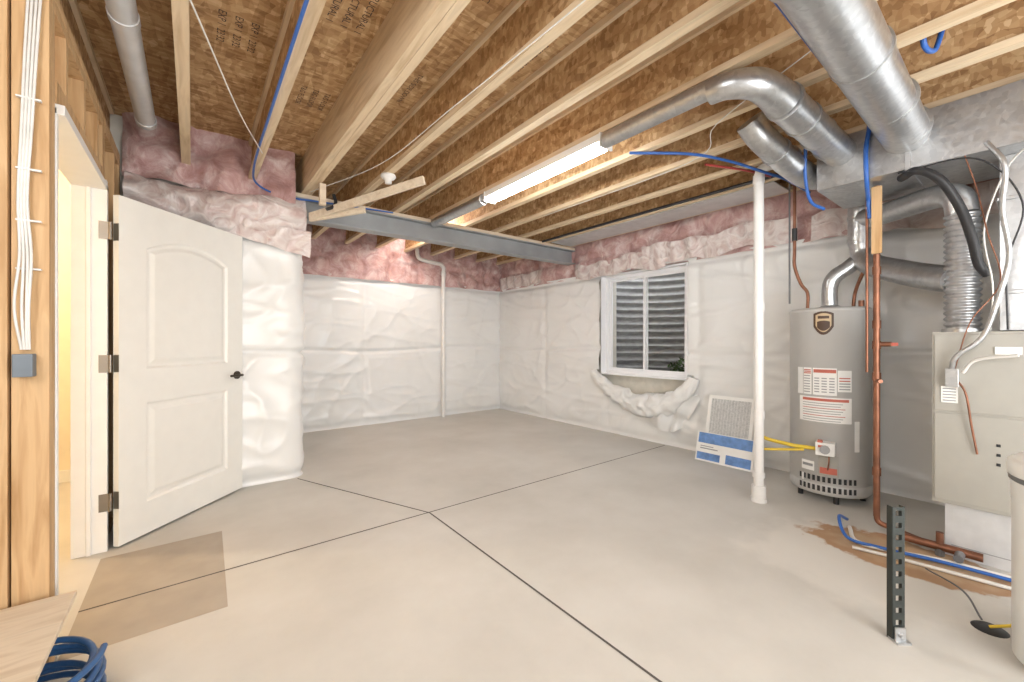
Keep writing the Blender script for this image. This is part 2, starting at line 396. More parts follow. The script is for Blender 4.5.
for (uu, hw) in ((0.004, 0.004), (W-0.004, 0.004)):
    c = Hn+ux*uu-nr*0.0075; c.z = (z0+z1)/2; d.obox(c, ux*hw, nr*0.0072, (0, 0, (z1-z0)/2), 'door')
c = (Hn+Fr)/2-nr*0.0075; c.z = z1-0.003; d.obox(c, ux*W/2, nr*0.0072, (0, 0, 0.003), 'door')
o = d.done(); o.parent = root
hd = B('lever_handle'); p = Hn+ux*(W-0.065); p.z = 0.93
hd.cyl(p, p+nr*0.012, 0.031, 'bronze', 24); hd.cyl(p+nr*0.01, p+nr*0.055, 0.010, 'bronze')
hd.sweep(catmull([p+nr*0.052, p+nr*0.056-ux*0.03, p+nr*0.05-ux*0.075, p+nr*0.045-ux*0.11]), 0.009, 'bronze')
o = hd.done(); o.parent = root
for i, z in enumerate((1.83, 1.07, 0.28)):
    hg = B('hinge_%d' % (i+1)); q = Vector((-0.372, 3.254, 0))
    hg.cyl(q+Vector((0, 0, z-0.05)), q+Vector((0, 0, z+0.05)), 0.008, 'hinge')
    hg.box(-0.42, -0.372, 3.2585, 3.2615, z-0.05, z+0.05, 'hinge')
    qe = Hn-nr*0.014-ux*0.0012; c = qe.copy(); c.z = z; hg.obox(c, ux*0.0012, nr*0.016, (0, 0, 0.05), 'hinge')
    o = hg.done(); o.parent = root

# ------------------------------------------------------------ window
wd = B('window_1'); xf = XR+0.03
def wframe(y0, y1, z0, z1, x0, x1, t, m='vinyl'):
    wd.box(x0, x1, y0, y0+t, z0, z1, m); wd.box(x0, x1, y1-t, y1, z0, z1, m)
    wd.box(x0, x1, y0+t, y1-t, z0, z0+t, m); wd.box(x0, x1, y0+t, y1-t, z1-t, z1, m)
wframe(wy0, wy1, wz0, wz1, XR-0.035, XR+0.20, 0.018)
wframe(wy0+0.018, wy1-0.018, wz0+0.018, wz1-0.018, xf+0.02, xf+0.10, 0.042)
ym = (wy0+wy1)/2
wframe(wy0+0.060, ym+0.02, wz0+0.060, wz1-0.060, xf+0.03, xf+0.055, 0.028)
wframe(ym-0.02, wy1-0.060, wz0+0.060, wz1-0.060, xf+0.06, xf+0.085, 0.028)
wd.box(xf+0.04, xf+0.044, wy0+0.088, ym-0.008, wz0+0.088, wz1-0.088, 'glass'); wd.box(xf+0.07, xf+0.074, ym+0.008, wy1-0.088, wz0+0.088, wz1-0.088, 'glass')
wd.done(0.002)
ww = B('window_well')
def WF(a, b_):
    z = 0.45+b_*2.0; r = 0.80+0.028*math.sin(z*2*math.pi/0.105); th_ = -math.pi/2+a*math.pi
    return (XR+0.32+r*math.cos(th_)*1.05, 2.99+r*math.sin(th_), z)
ww.grid(WF, 48, 260, 'well')
for k in range(19):
    z = 0.45+0.105*k+0.026
    ww.grid(lambda a, b_, z=z: (XR+0.32+0.827*math.cos(-math.pi/2+a*math.pi)*1.05-0.003, 2.99+0.827*math.sin(-math.pi/2+a*math.pi), z-0.009+0.018*b_), 48, 1, 'welld')
ww.box(XR+0.301, XR+1.3, 2.1, 3.9, 0.40, 0.46, 'gravel')
ww.done()
sh = B('window_well_shrub')
for i in range(600):
    a = random.uniform(0, 6.28); r = random.random()**0.5*0.26; c = Vector((XR+0.75+r*math.cos(a)*0.7, 2.78+r*math.sin(a)*1.2, random.uniform(0.47, 1.03)-r*0.7))
    dv = Vector((random.uniform(-1, 1), random.uniform(-1, 1), random.uniform(0, 1))).normalized(); sd = dv.cross(Vector((0.3, 0.5, 0.2))).normalized()
    sh.add([c, c+dv*0.03+sd*0.014, c+dv*0.07, c+dv*0.03-sd*0.014], [(0,1,2,3)], 'leaf')
for i in range(8):
    a = i*0.8; sh.sweep([(XR+0.75, 2.78, 0.46), (XR+0.75+0.1*math.cos(a), 2.78+0.15*math.sin(a), 0.8)], 0.006, 'leaf', 5)
sh.done()
g = B('insulation_swag')
n_ = 90; path = []
for i in range(n_+1):
    t_ = i/n_; y = 3.70-t_*1.42
    z = 0.80-0.37*(math.sin(math.pi*min(1, max(0, t_**1.25)))**0.6)
    path.append(Vector((XR-0.075, y, z)))
def SW(a, b_):
    i = min(n_-1, int(a*n_)); fr = a*n_-i; p = path[i].lerp(path[i+1], fr)
    tn = (path[min(n_, i+1)]-path[max(0, i-1)]).normalized(); nx = Vector((-1, 0, 0)); ny = tn.cross(nx)
    th_ = 2*math.pi*b_
    rr = (0.035+0.065*math.sin(math.pi*a**1.4)**0.6)
    rr *= 1+0.35*noise.noise(Vector((a*7, math.cos(th_)*1.2, math.sin(th_)*1.2)))+0.05*math.sin(a*60+3*math.sin(th_))+0.25*noise.noise(Vector((a*22, math.cos(th_)*2, math.sin(th_)*2)))
    q = p+nx*math.cos(th_)*rr*1.05+ny*math.sin(th_)*rr*1.3
    return (min(q.x, XR+0.02), q.y, q.z)
g.grid(SW, 220, 32, 'wrap')
def SF(a, b_):
    y = 3.30-a*1.06
    drop = (0.05+0.32*math.sin(math.pi*min(1, a**1.9*0.98))**0.9)
    z = 0.46+0.16*a*a-b_*drop
    fold = 0.022*math.sin(a*22+b_*3+2*math.sin(a*9))*(0.3+b_)
    return (XR-0.10-0.03*math.sin(math.pi*a)-fold-0.05*noise.noise(Vector((y*5, z*6, 1)))+0.05*b_, y, z)
g.grid(SF, 100, 28, 'wrap'); g.done()

# ------------------------------------------------------------ strip light
l = B('strip_light'); lx = 2.10; y0, y1 = 1.72, 3.02
l.box(lx-0.055, lx+0.055, y0, y1, 2.475, 2.525, 'white')
l.box(lx-0.06, lx+0.06, y0-0.012, y0, 2.44, 2.527, 'white'); l.box(lx-0.06, lx+0.06, y1, y1+0.012, 2.44, 2.527, 'white')
for dx in (-0.028, 0.028): l.cyl((lx+dx, y0+0.02, 2.455), (lx+dx, y1-0.02, 2.455), 0.017, 'tube', 12)
l.done()

# ------------------------------------------------------------ ducts
t = B('branch_duct')
t.cyl((2.06, 4.0, 2.47), (2.06, 3.06, 2.47), 0.048, 'galv', 20); t.cyl((2.06, 1.68, 2.47), (2.06, 0.98, 2.47), 0.048, 'galv', 20)
t.done()
t = B('round_duct')
el = catmull([(2.06, 1.02, 2.45), (2.07, 0.93, 2.45), (2.14, 0.84, 2.44), (2.25, 0.81, 2.43), (2.36, 0.80, 2.42)], 5)
t.sweep(el, lambda s_: 0.055+0.03*s_, 'galv', 28)
t.cyl((2.36, 0.80, 2.42), (3.25, 0.78, 2.40), 0.085, 'galv', 32)
for x in (2.36, 2.62, 2.88, 3.10): t.cyl((x, 0.795, 2.415), (x+0.02, 0.795, 2.415), 0.092, 'galv', 32)
t.done()
t = B('round_duct')
t.cyl((0.6, 0.45, 2.41), (3.25, 0.47, 2.39), 0.105, 'galv', 36)
for x in (1.5, 2.2, 2.75, 3.15): t.cyl((x, 0.46, 2.40), (x+0.02, 0.46, 2.40), 0.112, 'galv', 36)
t.done()
t = B('round_duct')
t.sweep(catmull([(2.72, 1.10, 2.56), (2.80, 1.07, 2.48), (2.95, 1.04, 2.42), (3.15, 1.02, 2.38), (3.42, 1.0, 2.36), (3.52, 0.95, 2.36), (3.55, 0.88, 2.36)], 4), 0.08, 'galv', 28)
for x in (2.95, 3.12): t.cyl((x, 1.04, 2.42), (x+0.025, 1.036, 2.415), 0.088, 'galv', 28)
t.done()
t = B('duct_trunk')
t.box(3.25, 3.86, -1.4, 0.90, 2.19, 2.50, 'galv')
for y in (-0.6, 0.0, 0.45): t.box(3.235, 3.875, y, y+0.025, 2.18, 2.515, 'galv')
t.box(3.42, 3.95, -0.55, 0.13, 1.255, 2.19, 'galv')
for z in (1.45, 1.95): t.box(3.41, 3.96, -0.56, 0.14, z, z+0.02, 'galv')
t.done(0.003)
B('panning_sheet').box(3.80, 4.17, 1.35, 4.02, 2.520, 2.528, 'alum').done()
t = B('flue_pipe')
t.cyl((3.99, 0.82, 2.52), (3.99, 0.82, 1.93), 0.085, 'galv', 28)
for z in (2.35, 2.12, 1.95): t.cyl((3.99, 0.82, z), (3.99, 0.82, z+0.025), 0.09, 'galv', 28)
t.sweep(catmull([(3.99, 0.82, 1.95), (3.99, 0.81, 1.85), (3.93, 0.75, 1.76), (3.82, 0.62, 1.69), (3.63, 0.42, 1.60), (3.52, 0.30, 1.56)], 5), 0.08, 'galv', 28)
t.sweep(catmull([(3.96, 0.80, 2.12), (3.88, 0.70, 2.10), (3.72, 0.53, 2.09), (3.58, 0.37, 2.08), (3.51, 0.29, 2.03), (3.50, 0.27, 1.93)], 6), 0.07, 'galv', 28)
path = [(3.50, 0.27, 1.93-0.66*i/120) for i in range(121)]
t.sweep(path, lambda s_: 0.072+0.006*math.sin(s_*2*math.pi*20), 'galv', 28)
t.cyl((3.50, 0.27, 1.27), (3.50, 0.27, 1.25), 0.085, 'galv', 28)
t.done()
t = B('water_heater_vent')
t.sweep(catmull([(3.92, 1.0, 1.47), (3.92, 1.0, 1.62), (3.93, 0.97, 1.70), (3.96, 0.90, 1.76), (3.99, 0.84, 1.82)], 5), 0.052, 'galv', 24)
t.cyl((3.92, 1.0, 1.455), (3.92, 1.0, 1.475), 0.085, 'galv', 24, 0.055)
t.done()
t = B('insulated_refrigerant_hose')
t.sweep(catmull([(3.30, 0.50, 2.16), (3.22, 0.42, 2.16), (3.22, 0.33, 2.08), (3.28, 0.26, 1.92), (3.31, 0.22, 1.75), (3.36, 0.20, 1.62), (3.40, 0.17, 1.56)], 8), 0.022, 'black', 14)
t.done()

# ------------------------------------------------------------ furnace
t = B('furnace')
t.box(3.30, 4.00, -0.50, 0.37, 0.30, 1.25, 'furn')
t.box(3.292, 3.30, -0.49, 0.36, 0.32, 0.80, 'furn'); t.box(3.292, 3.30, -0.49, 0.36, 0.815, 1.235, 'furn')
t.box(3.345, 3.98, -0.48, 0.325, 0.0, 0.30, 'alum')
t.box(3.287, 3.293, 0.27, 0.335, 0.86, 0.95, 'label')
for i in range(5): t.box(3.285, 3.288, 0.277, 0.328, 0.87+i*0.016, 0.876+i*0.016, 'grey')
t.box(3.25, 3.292, 0.265, 0.315, 0.95, 1.05, 'galv')
t.box(3.284, 3.293, 0.05, 0.14, 1.13, 1.17, 'label')
for i in range(3): t.box(3.289, 3.293, 0.12, 0.135, 0.55+0.05*i, 0.565+0.05*i, 'black')
t.box(3.342, 3.346, -0.48, 0.30, 0.06, 0.065, 'grey')
t.done(0.004)
t = B('conduit_whip')
t.sweep(catmull([(3.26, 0.29, 1.05), (3.24, 0.27, 1.12), (3.24, 0.18, 1.22), (3.22, 0.13, 1.40), (3.20, 0.09, 1.62), (3.15, 0.11, 1.85), (3.1, 0.10, 2.05), (3.12, 0.16, 2.19)], 8), 0.011, 'galv', 10)
t.sweep(catmull([(3.27, 0.28, 1.0), (3.26, 0.24, 0.92), (3.27, 0.22, 0.75), (3.28, 0.20, 0.60)], 8), 0.005, 'copper', 8)
t.sweep(catmull([(3.26, 0.25, 1.03), (3.23, 0.20, 1.1), (3.18, 0.06, 1.13)], 8), 0.008, 'wire', 8)
t.sweep(catmull([(3.27, 0.28, 1.05), (3.22, 0.22, 1.3), (3.24, 0.12, 1.5), (3.20, 0.16, 1.75), (3.24, 0.20, 2.0), (3.22, 0.24, 2.18)], 8), 0.003, 'copper', 8)
t.sweep(catmull([(3.38, 0.16, 1.26), (3.35, 0.15, 1.5), (3.36, 0.18, 1.8), (3.34, 0.10, 2.1), (3.2, 0.0, 2.18)], 8), 0.004, 'wire', 8)
t.sweep(catmull([(3.38, 0.10, 1.26), (3.33, 0.10, 1.6), (3.30, 0.05, 1.9), (3.22, 0.2, 2.15), (3.22, 0.5, 2.17)], 8), 0.004, 'black', 8)
t.done()

# ------------------------------------------------------------ water heater
cx, cy, r = 3.92, 1.005, 0.255
t = B('water_heater')
t.lathe(cx, cy, [(0, 0.06), (r-0.01, 0.06), (r, 0.07), (r, 0.135), (r-0.006, 0.14), (r, 0.145), (r, 1.415), (r+0.004, 1.42), (r+0.004, 1.435), (r-0.012, 1.45), (0.0, 1.455)], 'heater', 56)
for a in (0.6, 2.3, 3.6, 5.0): t.cyl((cx+0.2*math.cos(a), cy+0.2*math.sin(a), 0), (cx+0.2*math.cos(a), cy+0.2*math.sin(a), 0.07), 0.018, 'black')
def label(a0, a1, z0_, z1_, m, off=0.002, fn=None):
    n = 10
    t.grid(lambda u, v_: (cx+(r+off)*math.cos(math.radians(a0+(a1-a0)*u)), cy+(r+off)*math.sin(math.radians(a0+(a1-a0)*u)), (z0_+(z1_-z0_)*v_) if fn is None else fn(u, v_)), n, 1 if fn is None else 6, m)
ac = 194.4
label(ac-48, ac-38, 0.80, 1.00, 'label'); label(ac-37, ac-24, 0.80, 1.00, 'label'); label(ac-22, ac+10, 0.80, 1.00, 'label'); label(ac+11, ac+30, 0.83, 0.985, 'label'); label(ac-44, ac+30, 0.60, 0.785, 'label')
for i in range(7): label(ac-36, ac-26, 0.815+i*0.02, 0.822+i*0.02, 'grey', 0.003)
for i in range(3): label(ac-36, ac-25, 0.955+i*0.012, 0.963+i*0.012, 'labelr', 0.003)
for k in range(3):
    for i in range(6): label(ac-20+k*10, ac-13+k*10, 0.82+i*0.02, 0.828+i*0.02, 'grey', 0.003)
label(ac-21, ac+9, 0.965, 0.99, 'labelr', 0.0035)
for i in range(5): label(ac+13, ac+28, 0.845+i*0.02, 0.853+i*0.02, 'labelr' if i > 2 else 'grey', 0.003)
for i in range(8): label(ac-38, ac+3*(i % 3)+15, 0.61+i*0.018, 0.615+i*0.018, 'labelr' if i in (2, 5) else 'grey', 0.003)
label(ac-38, ac+26, 0.755, 0.775, 'labelr', 0.0035)
# shield emblem
def shield(z0_, z1_): return lambda u, v_: z0_+(z1_-z0_)*(v_*(1-0.10*abs(2*u-1)**2) + (1-v_)*0.35*abs(2*u-1)**2)
label(ac-21, ac+6, 0, 0, 'emblem', 0.003, shield(1.245, 1.42)); label(ac-18, ac+3, 0, 0, 'tan', 0.0038, shield(1.265, 1.405)); label(ac-16, ac+1, 0, 0, 'emblem', 0.0045, shield(1.275, 1.35)); label(ac-15, ac+0, 1.365, 1.385, 'emblem', 0.0052)
for i in range(12):
    label(ac-44+i*7, ac-40+i*7, 0.16, 0.20, 'black', 0.003); label(ac-44+i*7, ac-40+i*7, 0.09, 0.13, 'black', 0.003)
label(ac-14, ac+12, 0.21, 0.36, 'furn', 0.006); label(ac-12, ac+10, 0.225, 0.27, 'labelr', 0.0075)
label(ac-40, ac-20, 0.23, 0.30, 'label', 0.003); label(ac-38, ac-22, 0.26, 0.28, 'grey', 0.004)
label(ac+34, ac+42, 0.40, 0.62, 'label', 0.003)
label(ac-40, ac-36, 0.145, 0.2, 'label', 0.004)
va = math.radians(ac-4); vc = Vector((cx+(r+0.045)*math.cos(va), cy+(r+0.045)*math.sin(va), 0.42)); vn = Vector((math.cos(va), math.sin(va), 0)); vt = Vector((-vn.y, vn.x, 0))
t.obox(vc, vn*0.045, vt*0.055, (0, 0, 0.045), 'white'); t.cyl(vc+vn*0.045, vc+vn*0.065, 0.03, 'grey'); t.cyl(vc-vt*0.05+Vector((0,0,-.01)), vc-vt*0.14+Vector((0,0,-.01)), 0.014, 'yellow')
t.obox(vc-vt*0.03+vn*0.02+Vector((0, 0, 0.05)), vn*0.02, vt*0.015, (0, 0, 0.01), 'labelr'); t.obox(vc-vt*0.02+vn*0.047+Vector((0, 0, 0.02)), vn*0.002, vt*0.02, (0, 0, 0.008), 'labelr')
t.sweep(catmull([vc+vt*0.02-Vector((0, 0, 0.04)), vc+vt*0.02+vn*0.01-Vector((0, 0, 0.10)), vc+vt*0.01-vn*0.03-Vector((0, 0, 0.16))]), 0.005, 'copper', 8)
t.sweep(catmull([(cx-0.02, cy-0.2, 1.45), (cx-0.02, cy-0.2, 1.50)]), 0.018, 'copper')
t.done()
t = B('gas_line')
pe = vc-vt*0.13+Vector((0, 0, -0.01))
t.sweep(catmull([pe, pe+Vector((-0.05, 0.07, 0.01)), (3.55, 1.33, 0.44), (3.50, 1.34, 0.50), (3.48, 1.34, 0.62)], 8), 0.014, 'yellow', 10)
t.sweep(catmull([pe+Vector((0, 0, -0.02)), (3.52, 1.30, 0.36), (3.46, 1.32, 0.38), (3.45, 1.33, 0.50)], 8), 0.010, 'yellow', 10)
t.done()
t = B('water_supply_pipe')
t.sweep(catmull([(3.86, 1.13, 1.45), (3.86, 1.13, 1.58), (3.84, 1.17, 1.66), (3.80, 1.20, 1.80), (3.80, 1.20, 1.95), (3.80, 1.20, 2.52)], 6), 0.012, 'copper', 10)
t.cyl((3.80, 1.20, 2.0), (3.80, 1.20, 2.10), 0.018, 'black')
t.sweep([(3.80, 1.235, 1.5), (3.80, 1.235, 2.52)], 0.007, 'dgrey', 8)
t.sweep(catmull([(3.98, 0.87, 1.45), (3.98, 0.86, 1.56), (3.93, 0.82, 1.66), (3.90, 0.78, 1.74)], 6), 0.012, 'copper', 10)
t.done()

# ------------------------------------------------------------ vertical pipes
t = B('pvc_standpipe')
t.cyl((3.35, 1.29, 0.10), (3.35, 1.29, 2.44), 0.034, 'pvc', 24)
for z in (0.62, 1.42, 2.38): t.cyl((3.35, 1.29, z), (3.35, 1.29, z+0.06), 0.039, 'pvc', 24)
t.sweep(catmull([(3.35, 1.29, 2.42), (3.35, 1.27, 2.48), (3.37, 1.2, 2.50), (3.40, 1.12, 2.515)], 6), 0.034, 'pvc', 20)
t.cyl((3.35, 1.29, 0.0), (3.35, 1.29, 0.03), 0.055, 'pvc', 24); t.cyl((3.35, 1.29, 0.03), (3.35, 1.29, 0.12), 0.048, 'pvc', 24)
t.cyl((3.35, 1.29, 0.18), (3.35, 1.29, 0.22), 0.042, 'pvc', 24)
t.done()
t = B('copper_riser')
px_, py_ = 3.415, 0.63
t.cyl((px_, py_, 0.09), (px_, py_, 2.18), 0.0175, 'copper', 14)
for z in (0.35, 0.95, 1.15, 1.28, 1.62, 2.1): t.cyl((px_, py_, z), (px_, py_, z+0.05), 0.022, 'copper', 14)
t.cyl((px_, py_, 1.18), (px_, py_-0.07, 1.18), 0.015, 'copper'); t.obox((px_, py_-0.08, 1.18), (0.006, 0, 0), (0, 0.02, 0), (0, 0, 0.010), 'labelr')
t.cyl((px_, py_, 0.95), (px_-0.06, py_-0.03, 0.95), 0.012, 'copper')
t.sweep(catmull([(px_, py_, 0.12), (px_, py_-0.01, 0.06), (px_+0.0, py_-0.08, 0.04), (3.36, 0.42, 0.035), (3.36, 0.36, 0.035)], 6), 0.0165, 'copper', 12)
t.box(px_-0.03, px_-0.018, py_-0.03, py_+0.02, 1.75, 2.17, 'lumZ')
t.sweep([(px_-0.01, py_+0.045, 1.0), (px_-0.01, py_+0.045, 2.18)], 0.008, 'copper', 8)
t.done()
def floorline(name, pts, r_, m):
    b_ = B(name); b_.sweep(catmull(pts, 8), r_, m, 10); b_.done()
floorline('pex_line', [(3.42, 0.78, 0.02), (3.2, 0.77, 0.10), (3.08, 0.70, 0.03), (3.1, 0.55, 0.02), (3.16, 0.30, 0.02), (3.2, -0.1, 0.02)], 0.009, 'blue')
floorline('condensate_line', [(3.30, 0.74, 0.015), (3.1, 0.66, 0.015), (3.12, 0.50, 0.015), (3.2, 0.28, 0.015), (3.24, -0.1, 0.015)], 0.011, 'pvc')
floorline('drain_hose', [(3.0, 0.66, 0.012), (3.04, 0.48, 0.012), (3.08, 0.22, 0.012), (3.12, -0.1, 0.012)], 0.009, 'wire')
t = B('manifold_fitting'); t.cyl((3.30, 0.50, 0.05), (3.30, 0.18, 0.05), 0.022, 'copper'); t.cyl((3.30, 0.34, 0.05), (3.30, 0.34, 0.13), 0.016, 'copper'); t.cyl((3.26, 0.26, 0.05), (3.18, 0.26, 0.05), 0.02, 'dgrey'); t.cyl((3.30, 0.34, 0), (3.30, 0.34, 0.04), 0.02, 'dgrey'); t.done()

# slotted angle post
t = B('slotted_angle_post'); x, y, hgt = 2.23, 0.345, 0.535
fw = Vector((0.614, 0.789, 0)); rt = Vector((0.789, -0.614, 0)); p = Vector((x, y, 0))
W2 = 0.024; n = 11
for k in range(n+1):
    z = hgt*k/n; hh = hgt/n*0.28
    zc0 = max(0.006, z-hh); zc1 = min(hgt, z+hh)
    c = p.copy(); c.z = (zc0+zc1)/2; t.obox(c, rt*W2, fw*0.0015, (0, 0, (zc1-zc0)/2), 'blackm')
for s_ in (-1, 1):
    c = p+rt*s_*(W2-0.006); c.z = hgt/2; t.obox(c, rt*0.006, fw*0.0016, (0, 0, hgt/2), 'blackm')
c = p+rt*W2+fw*0.012; c.z = hgt/2; t.obox(c, rt*0.0015, fw*0.012, (0, 0, hgt/2), 'blackm')
c = p-rt*W2+fw*0.012; c.z = hgt/2; t.obox(c, rt*0.0015, fw*0.012, (0, 0, hgt/2), 'blackm')
c = p-fw*0.005; c.z = 0.004; t.obox(c, rt*0.028, fw*0.022, (0, 0, 0.004), 'galv')
c = p-fw*0.008; c.z = 0.03; t.obox(c, rt*0.02, fw*0.003, (0, 0, 0.028), 'galv'); t.cyl(p-fw*0.01+Vector((0,0,0.03)), p-fw*0.022+Vector((0,0,0.03)), 0.009, 'galv')
t.done()

t = B('water_softener_tank')
tx, ty, tr = 2.50, -0.15, 0.215
t.lathe(tx, ty, [(0, 0.0), (tr-0.02, 0.0), (tr, 0.02), (tr, 0.60), (tr+0.003, 0.61), (tr+0.003, 0.69)], 'tank', 48)
t.lathe(tx, ty, [(tr+0.003, 0.69), (tr+0.012, 0.70), (tr+0.012, 0.745), (tr-0.005, 0.76), (0, 0.775)], 'tank', 48)
t.lathe(tx, ty, [(tr+0.004, 0.675), (tr+0.009, 0.68), (tr+0.009, 0.695), (tr+0.004, 0.70)], 'dgrey', 48)
t.done()
t = B('floor_drain'); t.lathe(2.62, 0.125, [(0, 0.006), (0.045, 0.006), (0.055, 0.0)], 'black', 24)
t.sweep(catmull([(2.62, 0.125, 0.01), (2.60, 0.06, 0.06), (2.55, 0.03, 0.12)]), 0.006, 'yellow', 8)
t.sweep(catmull([(2.66, 0.15, 0.01), (2.85, 0.22, 0.03), (3.0, 0.36, 0.02)]), 0.004, 'dgrey', 8); t.done()

# ------------------------------------------------------------ filter leaning on wall
t = B('furnace_filter')
a = Vector((4.10, 2.10, 0.0)); b2 = Vector((4.10, 1.66, 0.0)); ud = (b2-a); up = Vector((0.15, 0, 0.64)); nn = Vector((-0.96, 0, 0.24)).normalized()
def qd(u0, u1, v0, v1, off, th_, m):
    c = a+ud*(u0+u1)/2+up*(v0+v1)/2+nn*off; t.obox(c, ud*(u1-u0)/2, up*(v1-v0)/2, nn*th_/2, m)
qd(0.02, 0.98, 0.02, 0.98, 0.0, 0.018, 'filter')
for (u0, u1, v0, v1) in ((0, 0.07, 0, 1), (0.93, 1, 0, 1), (0, 1, 0.0, 0.05), (0, 1, 0.95, 1)): qd(u0, u1, v0, v1, 0.0, 0.026, 'white')
for k in range(14): qd(0.06+k*0.065, 0.063+k*0.065, 0.05, 0.95, 0.0102, 0.002, 'label')
t.done()
t = B('filter_box')
a = Vector((4.03, 2.14, 0.0)); b2 = Vector((4.03, 1.60, 0.0)); ud = b2-a; up = Vector((0.07, 0, 0.28)); nn = Vector((-0.97, 0, 0.24)).normalized()
qd(0, 1, 0, 1, 0, 0.04, 'label'); qd(0.03, 0.97, 0.62, 0.97, 0.021, 0.002, 'bluebox'); qd(0.03, 0.97, 0.34, 0.60, 0.021, 0.002, 'label'); qd(0.03, 0.45, 0.06, 0.30, 0.021, 0.002, 'bluebox'); qd(0.55, 0.97, 0.06, 0.36, 0.0215, 0.002, 'bluebox')
qd(0.08, 0.40, 0.42, 0.46, 0.0225, 0.001, 'grey'); qd(0.08, 0.32, 0.50, 0.53, 0.0225, 0.001, 'grey')
t.done()

# ------------------------------------------------------------ far wall drain pipe
t = B('drain_pipe')
xp = 3.14; yp = YB-0.11
t.sweep([(xp, yp, 0.0), (xp, yp, 2.30)], 0.03, 'pvc', 18)
t.sweep(catmull([(xp, yp, 2.28), (xp, yp, 2.36), (xp-0.05, yp, 2.41), (xp-0.14, yp, 2.42), (xp-0.36, yp-0.02, 2.44), (xp-0.44, yp-0.02, 2.48), (xp-0.46, yp-0.02, 2.6)], 6), 0.03, 'pvc', 18)
for z in (0.9, 2.24): t.cyl((xp, yp, z), (xp, yp, z+0.06), 0.037, 'pvc', 18)
t.done()
t = B('vent_pipe'); t.cyl((-0.235, -1.5, 2.60), (-0.235, 3.5, 2.60), 0.05, 'alum', 24)
for y in (0.9, 2.4, 3.45): t.cyl((-0.235, y, 2.60), (-0.235, y+0.05, 2.60), 0.054, 'alum', 24)
t.done()
B('black_iron_pipe').sweep([(3.62, 1.22, 2.505), (3.62, 4.0, 2.505)], 0.014, 'black', 10).done()
def run(name, pts, r_, m): b_ = B(name); b_.sweep(catmull(pts, 8), r_, m, 10); b_.done()
run('pex_line', [(0.35, -0.3, 2.51), (0.345, 1.2, 2.51), (0.35, 2.6, 2.51), (0.36, 3.6, 2.50), (0.42, 3.90, 2.47), (0.62, 3.98, 2.44), (0.9, 4.0, 2.46), (1.6, 4.02, 2.50)], 0.008, 'blue')
run('pex_line', [(2.75, 0.25, 2.78), (2.72, 0.28, 2.6), (2.70, 0.30, 2.54), (2.6, 0.32, 2.56), (2.58, 0.3, 2.8)], 0.011, 'blue')
run('pex_line', [(3.40, 0.66, 1.98), (3.385, 0.665, 2.1), (3.22, 0.64, 2.17), (3.2, 0.64, 2.35), (3.18, 0.62, 2.51), (2.9, 0.62, 2.512), (1.5, 0.62, 2.515)], 0.012, 'blue')
run('pex_line', [(2.4, 1.75, 2.51), (2.75, 1.5, 2.51), (3.05, 1.36, 2.49), (3.25, 1.22, 2.42), (3.5, 1.15, 2.4), (3.80, 1.10, 2.36)], 0.010, 'blue')
run('pex_line', [(3.0, 1.52, 2.51), (3.3, 1.38, 2.50), (3.6, 1.30, 2.5)], 0.009, 'red')
run('pex_line', [(2.9, 0.9, 2.515), (3.1, 0.92, 2.50), (3.2, 0.95, 2.3), (3.3, 0.95, 2.15), (3.4, 0.9, 2.1)], 0.010, 'blue')
run('wire_cable', [(-0.2, 1.3, 2.50), (0.0, 2.0, 2.49), (0.2, 2.7, 2.46), (0.38, 3.3, 2.50)], 0.0035, 'wire')
run('wire_cable', [(0.81, 3.9, 2.50), (1.1, 3.0, 2.515), (1.16, 2.0, 2.52), (1.21, 0.8, 2.52)], 0.003, 'wire')
run('wire_cable', [(2.2, 0.6, 2.52), (2.5, 1.2, 2.51), (2.9, 1.6, 2.52), (2.93, 3.2, 2.52)], 0.003, 'wire')

t = B('wood_brace'); t.beam((0.80, 3.86, 2.27), (1.44, 2.98, 2.47), 0.03, 0.065, 'lumpale'); t.beam((0.86, 3.70, 2.34), (0.86, 3.70, 2.52), 0.05, 0.04, 'lumpale', (0, 1, 0)); t.beam((0.80, 3.88, 2.26), (1.15, 3.50, 2.31), 0.03, 0.05, 'lumpale'); t.done(0.002)
t = B('lamp_holder'); t.lathe(1.235, 3.2, [(0, 2.529), (0.055, 2.529), (0.06, 2.515), (0.05, 2.50), (0.028, 2.49), (0.026, 2.46), (0, 2.46)], 'pvc', 24); t.done()
run('flex_coupling', [(0.95, 3.7, 2.45), (0.96, 3.68, 2.38), (0.93, 3.66, 2.33), (0.88, 3.65, 2.30)], 0.014, 'black')

# ------------------------------------------------------------ left foreground
t = B('wire_cable_bundle')
for i in range(4):
    o_ = i*0.010
    t.sweep(catmull([(-0.455+o_, 2.188, 2.5), (-0.465+o_*0.9, 2.182, 2.2), (-0.472+o_*0.8, 2.18, 1.95), (-0.480+o_*0.7, 2.182, 1.7), (-0.475+o_*0.9, 2.175, 1.5), (-0.485+o_*(2-0.3*i), 2.165, 1.32), (-0.472+o_*0.6, 2.18, 1.17)], 8), 0.0042, 'wire', 8)
for z in (1.45, 1.62, 1.8, 2.05): t.box(-0.485, -0.425, 2.176, 2.19, z, z+0.006, 'wire')
t.done()
t = B('junction_box'); t.box(-0.488, -0.44, 2.15, 2.198, 1.075, 1.155, 'boxgrey'); t.done(0.003)
t = B('board_stack')
for k in range(3): t.box(-1.1+0.02*k, -0.335-0.01*k, 1.62+0.01*k, 2.165, 0.27-0.02*k, 0.288-0.02*k, 'lumpale')
t.box(-1.0, -0.93, 1.7, 2.1, 0, 0.23, 'lumZ'); t.box(-0.66, -0.62, 1.85, 2.1, 0, 0.23, 'lumZ')
t.done(0.002)
t = B('pex_coil')
pts = []
